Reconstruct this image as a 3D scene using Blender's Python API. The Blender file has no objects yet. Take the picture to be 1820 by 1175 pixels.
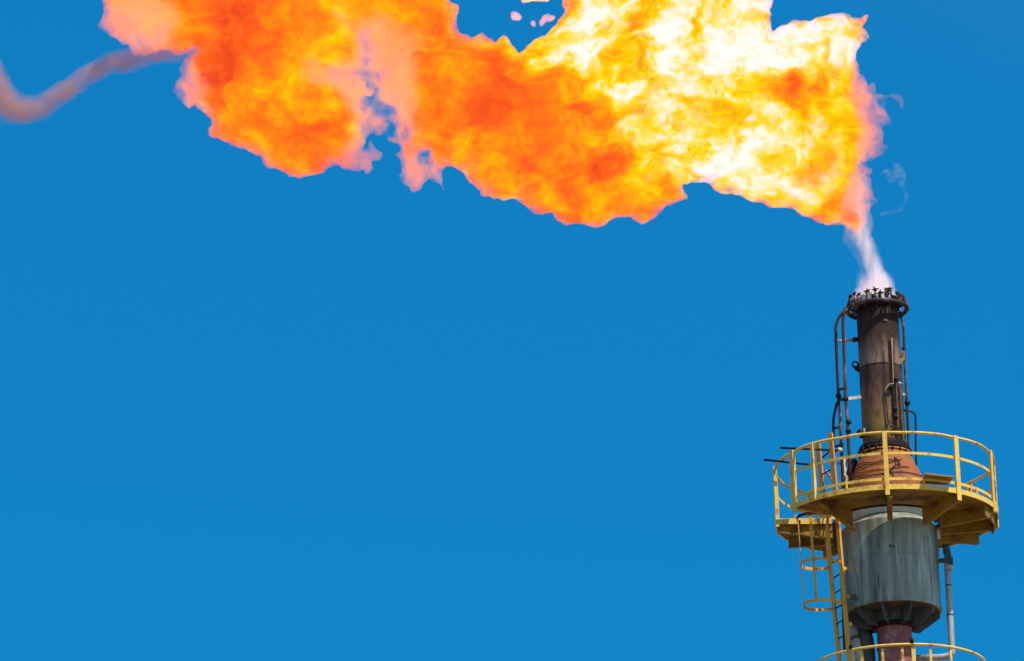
import bpy, bmesh, math, random
import numpy as np
from mathutils import Vector, Matrix

random.seed(7)
RAD = math.radians
scene = bpy.context.scene

# ------------------------------------------------------------------ camera
F_PX, PW, PH = 8000.0, 1820, 1175
CAM_LOC = Vector((0.0, -82.0, 1.6))
YAW, PITCH, ROLL = 0.08618378, 0.34528564, -0.02410045
CAM_R = Matrix.Rotation(YAW, 3, 'Z') @ Matrix.Rotation(math.pi / 2 + PITCH, 3, 'X') @ Matrix.Rotation(ROLL, 3, 'Z')
cam_data = bpy.data.cameras.new('camera')
cam_data.sensor_width = 36.0
cam_data.lens = F_PX / PW * 36.0
cam_data.clip_end = 6000
cam = bpy.data.objects.new('camera', cam_data)
scene.collection.objects.link(cam)
cam.matrix_world = Matrix.Translation(CAM_LOC) @ CAM_R.to_4x4()
scene.camera = cam

# ------------------------------------------------------------------ sky, sun, exposure
SUN_AZ, SUN_EL = RAD(131), RAD(57)      # azimuth clockwise from +Y (north)
SUN_DIR = Vector((math.sin(SUN_AZ) * math.cos(SUN_EL), math.cos(SUN_AZ) * math.cos(SUN_EL), math.sin(SUN_EL)))
SKY_STRENGTH, SUN_STRENGTH = 0.11, 5.0
SKY_DEEP = (0.034, 0.745, 1.10)          # deep polarised blue of the sky away from the sun

world = bpy.data.worlds.new('World')
scene.world = world
world.use_nodes = True
wn, wl = world.node_tree.nodes, world.node_tree.links
wn.clear()
w_out = wn.new('ShaderNodeOutputWorld')
w_bg = wn.new('ShaderNodeBackground')
w_sky = wn.new('ShaderNodeTexSky')
w_sky.sky_type = 'NISHITA'
w_sky.sun_disc = False
w_sky.sun_elevation = SUN_EL
w_sky.sun_rotation = SUN_AZ
w_sky.altitude = 300
w_sky.air_density = 1.0
w_sky.dust_density = 0.4
w_sky.ozone_density = 2.0
w_tint = wn.new('ShaderNodeMix'); w_tint.data_type = 'RGBA'; w_tint.blend_type = 'MULTIPLY'
w_geo = wn.new('ShaderNodeNewGeometry')
w_dot = wn.new('ShaderNodeVectorMath'); w_dot.operation = 'DOT_PRODUCT'
w_dot.inputs[1].default_value = SUN_DIR
w_map = wn.new('ShaderNodeMapRange')    # full tint far from the sun, none near it
w_map.inputs['From Min'].default_value = -0.45      # incoming vector points back at the viewer
w_map.inputs['From Max'].default_value = 0.0
w_map.inputs['To Min'].default_value = 0.35
w_map.inputs['To Max'].default_value = 1.0
wl.new(w_geo.outputs['Incoming'], w_dot.inputs[0])
wl.new(w_dot.outputs['Value'], w_map.inputs['Value'])
wl.new(w_map.outputs['Result'], w_tint.inputs['Factor'])
wl.new(w_sky.outputs['Color'], w_tint.inputs['A'])
w_sep = wn.new('ShaderNodeSeparateXYZ')             # the blue stays even as the sky climbs
w_lift = wn.new('ShaderNodeMapRange')
for i, x in enumerate((-0.27, -0.40, 1.0, 1.235)): w_lift.inputs[i + 1].default_value = x
w_mul = wn.new('ShaderNodeMath'); w_mul.operation = 'MULTIPLY'; w_mul.inputs[1].default_value = SKY_STRENGTH
wl.new(w_geo.outputs['Incoming'], w_sep.inputs[0])
wl.new(w_sep.outputs[2], w_lift.inputs[0])
wl.new(w_lift.outputs[0], w_mul.inputs[0])
wl.new(w_mul.outputs[0], w_bg.inputs['Strength'])
w_tint.inputs['B'].default_value = (*SKY_DEEP, 1)
w_bg.inputs['Strength'].default_value = SKY_STRENGTH
wl.new(w_tint.outputs['Result'], w_bg.inputs['Color'])
wl.new(w_bg.outputs['Background'], w_out.inputs['Surface'])

sun_data = bpy.data.lights.new('sun', 'SUN')
sun_data.energy = SUN_STRENGTH
sun_data.angle = RAD(0.5)
sun_data.color = (1.0, 0.93, 0.82)
sun = bpy.data.objects.new('sun', sun_data)
scene.collection.objects.link(sun)
sun.rotation_euler = (-SUN_DIR).to_track_quat('-Z', 'Y').to_euler()
sun.location = (20, -40, 60)

scene.view_settings.view_transform = 'Standard'
scene.view_settings.look = 'None'
scene.view_settings.exposure = 0.0
scene.view_settings.gamma = 1.0
scene.cycles.volume_max_steps = 512
scene.cycles.volume_bounces = 3
scene.cycles.max_bounces = 8
scene.cycles.transparent_max_bounces = 24

# ------------------------------------------------------------------ photo pixels <-> the stack's plane
def ray(px, py):
    return CAM_R @ Vector(((px - PW / 2) / F_PX, (PH / 2 - py) / F_PX, -1.0))

def P(px, py, Y=0.0):
    """World point seen at a photo pixel, at the depth Y (metres behind the stack's axis)."""
    d = ray(px, py)
    return CAM_LOC + d * ((Y - CAM_LOC.y) / d.y)

def proj(p):
    q = CAM_R.transposed() @ (Vector(p) - CAM_LOC)
    return PW / 2 + F_PX * q.x / -q.z, PH / 2 - F_PX * q.y / -q.z

def ZA(py):
    """Height on the stack's axis of a photo row."""
    a, b = 5.0, 60.0
    for _ in range(50):
        m = (a + b) / 2
        if proj((0, 0, m))[1] > py: a = m
        else: b = m
    return a

PXM = 93.4                                # photo pixels per metre at the stack

# ------------------------------------------------------------------ materials
class Nodes:
    def __init__(s, name):
        s.m = bpy.data.materials.new(name); s.m.use_nodes = True
        s.t = s.m.node_tree; s.t.nodes.clear()
        s.out = s.t.nodes.new('ShaderNodeOutputMaterial')
    def new(s, kind, **kw):
        n = s.t.nodes.new(kind)
        for k, v in kw.items(): setattr(n, k, v)
        return n
    def put(s, sock, v):
        if isinstance(v, bpy.types.NodeSocket): s.t.links.new(v, sock)
        elif v is not None: sock.default_value = v
    def math(s, op, a, b=None, c=None, clamp=False):
        n = s.new('ShaderNodeMath', operation=op, use_clamp=clamp)
        for i, v in enumerate((a, b, c)):
            if v is not None: s.put(n.inputs[i], v)
        return n.outputs[0]
    def vec(s, op, a, b=None, c=None):
        n = s.new('ShaderNodeVectorMath', operation=op)
        for i, v in enumerate((a, b, c)):
            if v is not None: s.put(n.inputs[i], v)
        return n.outputs['Value'] if op in ('LENGTH', 'DISTANCE', 'DOT_PRODUCT') else n.outputs[0]
    def noise(s, vec, scale, detail=4, rough=0.55, dist=0.0, color=False, lac=2.0):
        n = s.new('ShaderNodeTexNoise')
        s.put(n.inputs['Vector'], vec); s.put(n.inputs['Scale'], scale)
        s.put(n.inputs['Detail'], detail); s.put(n.inputs['Roughness'], rough)
        s.put(n.inputs['Distortion'], dist); s.put(n.inputs['Lacunarity'], lac)
        return n.outputs['Color' if color else 0]
    def rng(s, v, a, b, c=0.0, d=1.0, smooth=False):
        n = s.new('ShaderNodeMapRange')
        if smooth: n.interpolation_type = 'SMOOTHSTEP'
        s.put(n.inputs[0], v)
        for i, x in enumerate((a, b, c, d)): s.put(n.inputs[i + 1], x)
        return n.outputs[0]
    def mix(s, f, a, b):
        n = s.new('ShaderNodeMix', data_type='RGBA')
        s.put(n.inputs['Factor'], f)
        s.put(n.inputs['A'], (*a, 1) if isinstance(a, tuple) else a)
        s.put(n.inputs['B'], (*b, 1) if isinstance(b, tuple) else b)
        return n.outputs['Result']
    def ramp(s, f, stops):
        n = s.new('ShaderNodeValToRGB')
        e = n.color_ramp.elements
        while len(e) < len(stops): e.new(0.5)
        for i, (p, c) in enumerate(stops):
            e[i].position = p; e[i].color = (*c, 1)
        s.put(n.inputs[0], f)
        return n.outputs[0]
    def coord(s):
        return s.new('ShaderNodeTexCoord').outputs['Object']
    def surface(s, col, rough=0.6, metal=0.0, bump=None, bump_d=0.01, spec=0.35):
        b = s.new('ShaderNodeBsdfPrincipled')
        s.put(b.inputs['Base Color'], (*col, 1) if isinstance(col, tuple) else col)
        s.put(b.inputs['Roughness'], rough); s.put(b.inputs['Metallic'], metal)
        s.put(b.inputs['Specular IOR Level'], spec)
        if bump is not None:
            k = s.new('ShaderNodeBump'); k.inputs['Distance'].default_value = bump_d
            k.inputs['Strength'].default_value = 0.8
            s.put(k.inputs['Height'], bump); s.t.links.new(k.outputs[0], b.inputs['Normal'])
        s.t.links.new(b.outputs[0], s.out.inputs['Surface'])
        return s.m

def worn_metal(name, base, worn, dirt, amount=0.5, scale=3.0, rough=0.6, metal=0.0, streak=0.35, spec=0.25):
    """Painted or bare steel: base colour, patches of wear, streaks of dirt running down."""
    n = Nodes(name); c = n.coord()
    st = n.vec('MULTIPLY', c, (1, 1, streak))
    patch = n.rng(n.noise(c, scale, 6, 0.65), 0.62 - 0.2 * amount, 0.74 - 0.1 * amount)
    run = n.rng(n.noise(st, scale * 2.6, 5, 0.6, 0.2), 0.5, 0.72)
    fine = n.noise(c, scale * 12, 3, 0.6)
    col = n.mix(n.math('MULTIPLY', run, 0.75), base, dirt)
    col = n.mix(patch, col, worn)
    hsv = n.new('ShaderNodeHueSaturation')
    n.put(hsv.inputs['Value'], n.rng(fine, 0.25, 0.75, 0.82, 1.18)); n.put(hsv.inputs['Color'], col)
    return n.surface(hsv.outputs[0], n.rng(fine, 0.3, 0.7, rough - 0.1, rough + 0.15), metal, n.math('ADD', fine, patch), 0.004, spec)

M = {}
M['yellow'] = worn_metal('yellow_paint', (0.88, 0.57, 0.10), (0.36, 0.15, 0.03), (0.80, 0.40, 0.05), 0.42, 4.2)
M['ladder'] = worn_metal('ladder_paint_firelit', (0.86, 0.42, 0.055), (0.34, 0.13, 0.04), (0.70, 0.30, 0.05), 0.3, 3.2)  # orange-yellow; the warmth of the lit ladder is put into the colour
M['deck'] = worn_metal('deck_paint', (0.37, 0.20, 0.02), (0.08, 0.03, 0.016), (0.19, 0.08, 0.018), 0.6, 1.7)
M['orange'] = worn_metal('orange_primer', (0.72, 0.30, 0.05), (0.42, 0.15, 0.05), (0.60, 0.32, 0.08), 0.4, 4.0)
M['black'] = worn_metal('sooty_pipe', (0.016, 0.013, 0.015), (0.08, 0.04, 0.035), (0.03, 0.02, 0.02), 0.2, 3.0)
M['pinkpipe'] = worn_metal('scaled_pipe', (0.06, 0.034, 0.03), (0.36, 0.20, 0.15), (0.02, 0.014, 0.016), 0.55, 1.6)
M['grey'] = worn_metal('galvanised', (0.46, 0.48, 0.46), (0.16, 0.15, 0.14), (0.22, 0.23, 0.23), 0.3, 3.0, 0.5, 0.2)
M['pale'] = worn_metal('pale_band', (0.74, 0.64, 0.46), (0.46, 0.36, 0.22), (0.52, 0.44, 0.30), 0.4, 3.5)
M['beige'] = worn_metal('beige_pipe', (0.60, 0.53, 0.42), (0.20, 0.15, 0.12), (0.40, 0.33, 0.24), 0.4, 4.0)
M['tan'] = worn_metal('tan_scale', (0.36, 0.24, 0.12), (0.12, 0.07, 0.04), (0.22, 0.14, 0.08), 0.4, 4.0)
M['red'] = worn_metal('faded_red_paint', (0.30, 0.10, 0.10), (0.45, 0.26, 0.24), (0.20, 0.08, 0.08), 0.4, 2.5)
M['darkgrey'] = worn_metal('dark_insulation', (0.085, 0.095, 0.095), (0.05, 0.045, 0.04), (0.12, 0.13, 0.125), 0.3, 2.0)
M['shield'] = worn_metal('bright_shield', (0.62, 0.63, 0.62), (0.40, 0.30, 0.28), (0.45, 0.42, 0.42), 0.3, 5.0, 0.4, 0.3)
M['soot'] = worn_metal('burnt_steel', (0.022, 0.015, 0.016), (0.09, 0.045, 0.035), (0.04, 0.026, 0.024), 0.25, 3.0, spec=0.1)

M['rustspot'] = worn_metal('rusted_stub', (0.16, 0.09, 0.04), (0.07, 0.04, 0.02), (0.12, 0.06, 0.03), 0.4, 5.0)

M['ring'] = worn_metal('burnt_ring', (0.045, 0.028, 0.026), (0.26, 0.16, 0.13), (0.03, 0.02, 0.02), 0.5, 4.0, spec=0.3)

def make_cone_mat():
    n = Nodes('rusty_cone'); c = n.coord()
    st = n.vec('MULTIPLY', c, (1, 1, 0.35))
    a = n.noise(st, 3.5, 6, 0.6, 0.4); b = n.noise(c, 9, 5, 0.65)
    col = n.ramp(a, [(0.32, (0.09, 0.032, 0.014)), (0.43, (0.25, 0.072, 0.016)), (0.55, (0.35, 0.105, 0.022)), (0.70, (0.30, 0.13, 0.045))])
    col = n.mix(n.rng(b, 0.52, 0.70, 0, 0.8), col, (0.16, 0.055, 0.022))
    return n.surface(col, 0.75, 0.0, b, 0.01)
M['cone'] = make_cone_mat()

Z_NECK0, Z_NECK1 = ZA(800), ZA(541)
def make_neck_mat():
    """Heat-scaled pipe: soot at the mouth, pale burnt-off band, purple scale, straw tint lower down."""
    n = Nodes('heat_scaled_steel'); c = n.coord()
    sp = n.new('ShaderNodeSeparateXYZ'); n.put(sp.inputs[0], c)
    wob = n.math('MULTIPLY', n.math('SUBTRACT', n.noise(n.vec('MULTIPLY', c, (1, 1, 0.45)), 2.6, 5, 0.6), 0.5), 0.9)
    h = n.rng(n.math('ADD', sp.outputs[2], wob), Z_NECK0, Z_NECK1)
    zs = lambda y: (ZA(y) - Z_NECK0) / (Z_NECK1 - Z_NECK0)
    low = n.ramp(h, [(0.0, (0.10, 0.06, 0.03)), (zs(770), (0.24, 0.155, 0.055)), (zs(735), (0.23, 0.125, 0.06)),
                     (zs(703), (0.17, 0.09, 0.065)), (zs(686), (0.07, 0.038, 0.035)), (zs(660), (0.105, 0.055, 0.046))])
    up = n.ramp(h, [(zs(665), (0.27, 0.185, 0.105)), (zs(640), (0.23, 0.17, 0.135)), (zs(622), (0.16, 0.11, 0.085)),
                    (zs(602), (0.06, 0.034, 0.027)), (zs(565), (0.03, 0.016, 0.014)), (1.0, (0.010, 0.007, 0.008))])
    seam = n.math('GREATER_THAN', sp.outputs[2], ZA(656))
    col = n.mix(seam, low, up)
    st = n.noise(n.vec('MULTIPLY', c, (1, 1, 0.12)), 8, 5, 0.65, 0.3)
    col = n.mix(n.rng(st, 0.50, 0.64, 0, 0.85), col, (0.035, 0.022, 0.02))
    pt = n.noise(n.vec('MULTIPLY', c, (1, 1, 0.7)), 2.4, 6, 0.68, 0.4)
    col = n.mix(n.rng(pt, 0.52, 0.64, 0, 0.7), col, (0.06, 0.03, 0.022))
    col = n.mix(n.rng(pt, 0.30, 0.42, 0.55, 0.0), col, (0.30, 0.14, 0.07))
    st2 = n.noise(n.vec('MULTIPLY', n.vec('ADD', c, (3, 7, 1)), (1, 1, 0.2)), 6, 4, 0.6)
    col = n.mix(n.rng(st2, 0.58, 0.72, 0, 0.35), col, (0.30, 0.20, 0.13))
    b = n.noise(c, 22, 5, 0.65)
    return n.surface(col, n.rng(b, 0.3, 0.7, 0.55, 0.85), 0.0, b, 0.006, 0.12)
M['neck'] = make_neck_mat()

def make_drum_mat():
    """Weathered zinc drum: grey-green with long vertical run-off streaks, a weld seam and rust spots."""
    n = Nodes('weathered_zinc'); c = n.coord()
    st = n.vec('MULTIPLY', c, (1, 1, 0.10))
    a = n.noise(st, 3.2, 6, 0.6, 0.2); b = n.noise(n.vec('ADD', st, (5, 2, 9)), 8, 5, 0.65)
    f = n.noise(c, 26, 4, 0.65); g = n.noise(c, 1.6, 5, 0.6)
    col = n.ramp(a, [(0.34, (0.12, 0.115, 0.08)), (0.46, (0.27, 0.275, 0.21)), (0.55, (0.36, 0.38, 0.30)), (0.67, (0.54, 0.60, 0.52))])
    col = n.mix(n.math('MULTIPLY', n.rng(b, 0.50, 0.66, 0, 0.85), n.rng(g, 0.35, 0.6, 0.4, 1.0)), col, (0.10, 0.09, 0.07))
    col = n.mix(n.rng(g, 0.60, 0.72, 0, 0.5), col, (0.24, 0.17, 0.10))
    col = n.mix(n.rng(f, 0.60, 0.72, 0, 0.5), col, (0.15, 0.13, 0.11))
    return n.surface(col, n.rng(f, 0.3, 0.7, 0.38, 0.62), 0.25, f, 0.004)
M['drum'] = make_drum_mat()

# ------------------------------------------------------------------ mesh helpers
class MB:
    def __init__(s): s.v, s.f, s.sm = [], [], []
    def add(s, vs, fs, smooth=False):
        o = len(s.v); s.v += [tuple(v) for v in vs]
        for f in fs: s.f.append([i + o for i in f]); s.sm.append(smooth)
        return s
    def box(s, c, size, X=(1, 0, 0), Y=(0, 1, 0)):
        X = Vector(X).normalized(); Y = Vector(Y).normalized(); Z = X.cross(Y).normalized(); Y = Z.cross(X)
        c = Vector(c); a, b, d = [q / 2 for q in size]
        vs = [c + X * (a * i) + Y * (b * j) + Z * (d * k) for k in (-1, 1) for j in (-1, 1) for i in (-1, 1)]
        return s.add(vs, [(0, 2, 3, 1), (4, 5, 7, 6), (0, 1, 5, 4), (2, 6, 7, 3), (0, 4, 6, 2), (1, 3, 7, 5)])
    def bar(s, p, q, w, t, side=(0, 0, 1)):
        """Flat bar from p to q: w wide along side, t thick."""
        p, q = Vector(p), Vector(q); d = (q - p); L = d.length; d.normalize()
        sd = Vector(side); sd = (sd - d * sd.dot(d)).normalized()
        return s.box((p + q) / 2, (L, w, t), d, sd)
    def tube(s, pts, r, seg=10, caps=True, closed=False):
        pts = [Vector(p) for p in pts]; n = len(pts)
        rr = r if isinstance(r, (list, tuple)) else [r] * n
        prev = None; rings = []
        for i, p in enumerate(pts):
            if closed: t = (pts[(i + 1) % n] - pts[i - 1]).normalized()
            else: t = (pts[min(i + 1, n - 1)] - pts[max(i - 1, 0)]).normalized()
            if prev is None:
                u = t.orthogonal().normalized()
            else:
                u = (prev - t * prev.dot(t)).normalized()
            prev = u; w = t.cross(u)
            rings.append([p + (u * math.cos(k * 2 * math.pi / seg) + w * math.sin(k * 2 * math.pi / seg)) * rr[i] for k in range(seg)])
        vs = [v for g in rings for v in g]; fs = []
        for i in range(n if closed else n - 1):
            j = (i + 1) % n
            for k in range(seg):
                l = (k + 1) % seg
                fs.append((i * seg + k, i * seg + l, j * seg + l, j * seg + k))
        s.add(vs, fs, True)
        if caps and not closed:
            o = len(s.v) - len(vs)
            s.f.append([o + k for k in reversed(range(seg))]); s.sm.append(False)
            s.f.append([o + (n - 1) * seg + k for k in range(seg)]); s.sm.append(False)
        return s
    def lathe(s, prof, cx=0.0, cy=0.0, seg=72, a0=0.0, a1=360.0, smooth=True):
        """Surface of revolution about a vertical axis. prof = (radius, z) pairs; each corner of the profile stays sharp."""
        full = abs(a1 - a0) >= 359.9; m = seg if full else seg + 1
        for (r0, z0), (r1, z1) in zip(prof[:-1], prof[1:]):
            vs = []
            for r, z in ((r0, z0), (r1, z1)):
                for k in range(m):
                    a = RAD(a0 + (a1 - a0) * k / seg)
                    vs.append((cx + r * math.cos(a), cy + r * math.sin(a), z))
            fs = [(k, (k + 1) % m, m + (k + 1) % m, m + k) for k in range(seg)]
            s.add(vs, fs, smooth)
        return s
    def ringbar(s, cx, cy, r0, r1, z0, z1, a0=0, a1=360, seg=72):
        """Solid ring or arc of rectangular section with closed ends."""
        s.lathe([(r0, z0), (r1, z0), (r1, z1), (r0, z1), (r0, z0)], cx, cy, seg, a0, a1)
        if abs(a1 - a0) < 359.9:
            for a, fl in ((a0, 0), (a1, 1)):
                c, d = math.cos(RAD(a)), math.sin(RAD(a))
                vs = [(cx + r * c, cy + r * d, z) for r, z in ((r0, z0), (r1, z0), (r1, z1), (r0, z1))]
                s.add(vs, [(0, 1, 2, 3) if fl else (3, 2, 1, 0)])
        return s
    def plate(s, pts, thick):
        """Flat polygon given a real thickness along its normal."""
        pts = [Vector(p) for p in pts]
        nrm = (pts[1] - pts[0]).cross(pts[2] - pts[0]).normalized() * thick / 2
        n = len(pts); vs = [p + nrm for p in pts] + [p - nrm for p in pts]
        fs = [tuple(range(n)), tuple(reversed(range(n, 2 * n)))]
        fs += [(i, n + i, n + (i + 1) % n, (i + 1) % n) for i in range(n)]
        return s.add(vs, fs)
    def ball(s, c, r, u=12, v=8, sz=1.0):
        c = Vector(c); vs = []
        for j in range(v + 1):
            th = math.pi * j / v
            for i in range(u):
                ph = 2 * math.pi * i / u
                vs.append(c + Vector((r * math.sin(th) * math.cos(ph), r * math.sin(th) * math.sin(ph), r * sz * math.cos(th))))
        fs = [(j * u + i, (j + 1) * u + i, (j + 1) * u + (i + 1) % u, j * u + (i + 1) % u) for j in range(v) for i in range(u)]
        return s.add(vs, fs, True)
    def build(s, name, mat, parent=None, bevel=0.0):
        me = bpy.data.meshes.new(name)
        me.from_pydata(s.v, [], s.f); me.validate()
        if len(me.polygons) == len(s.sm): me.polygons.foreach_set('use_smooth', s.sm)
        bm = bmesh.new(); bm.from_mesh(me)
        bmesh.ops.recalc_face_normals(bm, faces=bm.faces); bm.to_mesh(me); bm.free()
        me.materials.append(mat)
        o = bpy.data.objects.new(name, me); scene.collection.objects.link(o)
        o.parent = parent
        if bevel:
            b = o.modifiers.new('bevel', 'BEVEL'); b.width = bevel; b.segments = 2; b.limit_method = 'ANGLE'
        return o

def smooth_path(pts, n=6):
    """Catmull-Rom through the points."""
    pts = [Vector(p) for p in pts]; q = [pts[0]] + pts + [pts[-1]]; out = []
    for i in range(1, len(q) - 2):
        a, b, c, d = q[i - 1:i + 3]
        for k in range(n):
            t = k / n
            out.append(0.5 * (2 * b + (c - a) * t + (2 * a - 5 * b + 4 * c - d) * t * t + (3 * b - a - 3 * c + d) * t ** 3))
    return out + [pts[-1]]

def bends(pts, r=0.12, n=5):
    """Pipe run: straight legs with rounded bends at the inner points."""
    pts = [Vector(p) for p in pts]; out = [pts[0]]
    for a, b, c in zip(pts[:-2], pts[1:-1], pts[2:]):
        u, w = (a - b), (c - b); k = min(r, u.length * 0.45, w.length * 0.45)
        p, q = b + u.normalized() * k, b + w.normalized() * k
        for i in range(n + 1):
            t = i / n; out.append(p * (1 - t) ** 2 + b * 2 * t * (1 - t) + q * t * t)
    return out + [pts[-1]]

def thing(o, label, cat, group=None, kind=None):
    o['label'] = label; o['category'] = cat
    if group: o['group'] = group
    if kind: o['kind'] = kind
    return o

def empty(name, loc=(0, 0, 0)):
    o = bpy.data.objects.new(name, None); o.location = loc; o.empty_display_size = 0.3
    scene.collection.objects.link(o); return o

# ------------------------------------------------------------------ ground (below the picture)
g = Nodes('yard'); gc = g.coord()
gcol = g.ramp(g.noise(gc, 0.08, 8, 0.6), [(0.3, (0.12, 0.10, 0.075)), (0.7, (0.20, 0.17, 0.13))])
gm = g.surface(gcol, 0.9)
ground = MB().lathe([(0.001, 0.0), (60, 0.0), (3000, 0.0)], seg=96).build('ground', gm)
ground['kind'] = 'structure'

# ------------------------------------------------------------------ the flare stack
STK = empty('flare_stack')
thing(STK, 'soot-blackened steel flare stack with yellow railed platform and grey drum', 'flare stack')

# --- red riser below the drum
zc = ZA(1116)
riser = MB().lathe([(0.33, 0.02), (0.33, zc)]).build('riser_pipe', M['red'], STK)
MB().lathe([(0.33, zc - 0.03), (0.40, zc - 0.03), (0.42, zc), (0.42, zc + 0.05), (0.33, zc + 0.05)]).build('collar', M['soot'], riser)
MB().lathe([(0.335, ZA(1152)), (0.352, ZA(1152)), (0.352, ZA(1155)), (0.335, ZA(1155))]).build('weld_band', M['red'], riser)
MB().lathe([(0.33, 0.0), (0.75, 0.0), (0.75, 0.08), (0.34, 0.08)]).build('base_plate', M['red'], riser)

# --- drum with its skirt
zb, zt = ZA(1089), ZA(944)
RD = 0.905
drum = MB().lathe([(RD - 0.02, zb + 0.03), (RD, zb + 0.03), (RD, zt), (RD - 0.20, zt + 0.16), (0.5, zt + 0.165)], seg=96).build('drum', M['drum'], STK)
MB().ringbar(0, 0, RD - 0.05, RD + 0.014, zb - 0.02, zb + 0.03, seg=96).build('bottom_rim', M['drum'], drum)
MB().lathe([(RD + 0.004, ZA(1006)), (RD + 0.007, ZA(1007)), (RD + 0.004, ZA(1008))], seg=96).build('weld_seam', M['drum'], drum)
sk = MB()
sk.lathe([(RD - 0.05, zb - 0.005), (0.42, zb - 0.02), (0.40, zc + 0.05)], seg=96)
sk.build('skirt', M['darkgrey'], drum)
for k in range(10):
    a = RAD(k * 36 - 67)
    d = Vector((math.cos(a), math.sin(a), 0))
    MB().plate([d * (RD - 0.03) + Vector((0, 0, zb - 0.022)), d * (RD - 0.03) + Vector((0, 0, zb - 0.13)),
                d * 0.62 + Vector((0, 0, zc - 0.02)), d * 0.405 + Vector((0, 0, zc - 0.02)), d * 0.405 + Vector((0, 0, zb - 0.026))], 0.025).build('gusset', M['darkgrey'], drum)
MB().lathe([(0.66, ZA(929)), (0.69, ZA(928)), (0.69, ZA(899)), (0.3, ZA(899))], seg=72).build('pale_sunlit_collar', M['pale'], STK)  # pale collar; its cream also stands in for the sunlit crescent
# fittings on the drum face
a = P(1563, 1022, -0.85); b = P(1564.5, 1050, -0.85)
MB().bar(a, b, 0.055, 0.05, (1, 0, 0)).build('nozzle_plate', M['darkgrey'], drum, 0.006)
MB().box(P(1515, 1061, -0.6), (0.09, 0.06, 0.09)).box(P(1521, 1064, -0.66), (0.05, 0.05, 0.05)).build('lug', M['darkgrey'], drum, 0.005)
MB().box(P(1586, 971, -0.905), (0.11, 0.02, 0.022)).box(P(1582, 969, -0.905), (0.03, 0.03, 0.04)).build('name_plate_bracket', M['rustspot'], drum, 0.004)

# --- cone above the deck
zk0, zk1 = ZA(905), ZA(811)
cone = MB().lathe([(0.88, zk0), (0.80, ZA(872)), (0.485, zk1 - 0.02), (0.485, zk1)], seg=96).build('cone', M['cone'], STK)
def cone_r(z): return 0.80 + (0.485 - 0.80) * (z - ZA(872)) / (zk1 - 0.02 - ZA(872))
for (y0, amp, a0, a1, nm) in ((831, 0.03, 190, 300, 'cable'), (838, 0.02, 185, 285, 'cable'), (847, -0.05, 185, 310, 'cable'), (857, 0.03, 180, 340, 'cable')):
    pts = []
    for k in range(25):
        t = k / 24; z = ZA(y0 + 3) + amp * math.sin(t * 5 + y0) + 0.012 * math.sin(t * 17 + y0)
        r = cone_r(z) + 0.02; a = RAD(a0 + (a1 - a0) * t)
        pts.append((r * math.cos(a), r * math.sin(a), z))
    MB().tube(pts, 0.008, 6).build(nm, M['black'], cone)
def on_cone(px, py):
    Y = -0.5
    for _ in range(8):
        p = P(px, py, Y); r = cone_r(p.z) + 0.02; Y = -math.sqrt(max(0.01, r * r - p.x * p.x))
    return P(px, py, Y)
MB().tube(smooth_path([on_cone(*q) for q in ((1590, 812), (1592, 824), (1588, 832), (1580, 838), (1565, 842))]), 0.009, 6).build('cable', M['black'], cone)
MB().tube(smooth_path([on_cone(*q) for q in ((1592, 813), (1600, 826), (1593, 825), (1583, 835), (1588, 845), (1586, 849))]), 0.009, 6).build('cable', M['black'], cone)

# --- flange between cone and neck
zf = zk1
fl = MB()
for k in range(20):
    a = 2 * math.pi * k / 20; fl.tube([(0.497 * math.cos(a), 0.497 * math.sin(a), zf - 0.02), (0.497 * math.cos(a), 0.497 * math.sin(a), zf + 0.125)], 0.016, 6)
fl.lathe([(0.40, zf), (0.485, zf), (0.485, zf + 0.045), (0.46, zf + 0.05), (0.46, zf + 0.075), (0.49, zf + 0.08), (0.485, zf + 0.17), (0.43, zf + 0.23), (0.40, zf + 0.24)], seg=72).build('neck_flange', M['soot'], STK)
MB().ringbar(0, 0, 0.46, 0.50, zf + 0.02, zf + 0.04).build('gasket', M['orange'], STK)

# --- neck
RN = 0.405
z0n, z1n = zf + 0.2, ZA(543)
neck = MB().lathe([(RN + 0.004, z0n), (RN + 0.004, ZA(657)), (RN, ZA(656)), (RN, z1n), (RN - 0.03, z1n), (RN - 0.03, z1n - 1.2)], seg=80).build('neck', M['neck'], STK)
MB().lathe([(RN + 0.002, ZA(657.5)), (RN + 0.014, ZA(657)), (RN + 0.014, ZA(655.5)), (RN, ZA(655))], seg=80).build('seam_weld', M['neck'], neck)
def on_neck(px, py, off=0.02):
    Y = -0.3
    for _ in range(10):
        p = P(px, py, Y); Y = -math.sqrt(max(1e-4, (RN + off) ** 2 - p.x * p.x))
    return P(px, py, Y)
# lifting lugs
c = P(1520, 648, -0.05)
MB().tube([c + Vector((0.055 * math.cos(t) - 0.0, 0, 0.06 * math.sin(t))) for t in [k * math.pi / 8 for k in range(16)]], 0.018, 8, closed=True).plate([c + Vector((-0.05, 0, -0.03)), c + Vector((0.1, 0, -0.03)), c + Vector((0.12, 0, -0.2)), c + Vector((0.0, 0, -0.12))], 0.03).build('lifting_lug', M['soot'], neck)
lp = [(1599, 632), (1603, 624), (1608, 625), (1609, 638), (1603, 645), (1597.5, 649)]
MB().plate([P(x, y, -0.16) for x, y in lp], 0.03).tube([P(1604 + 3 * math.cos(t), 628 + 3 * math.sin(t), -0.19) for t in [k * math.pi / 6 for k in range(12)]], 0.008, 6, closed=True).build('lifting_lug', M['tan'], neck)
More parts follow.
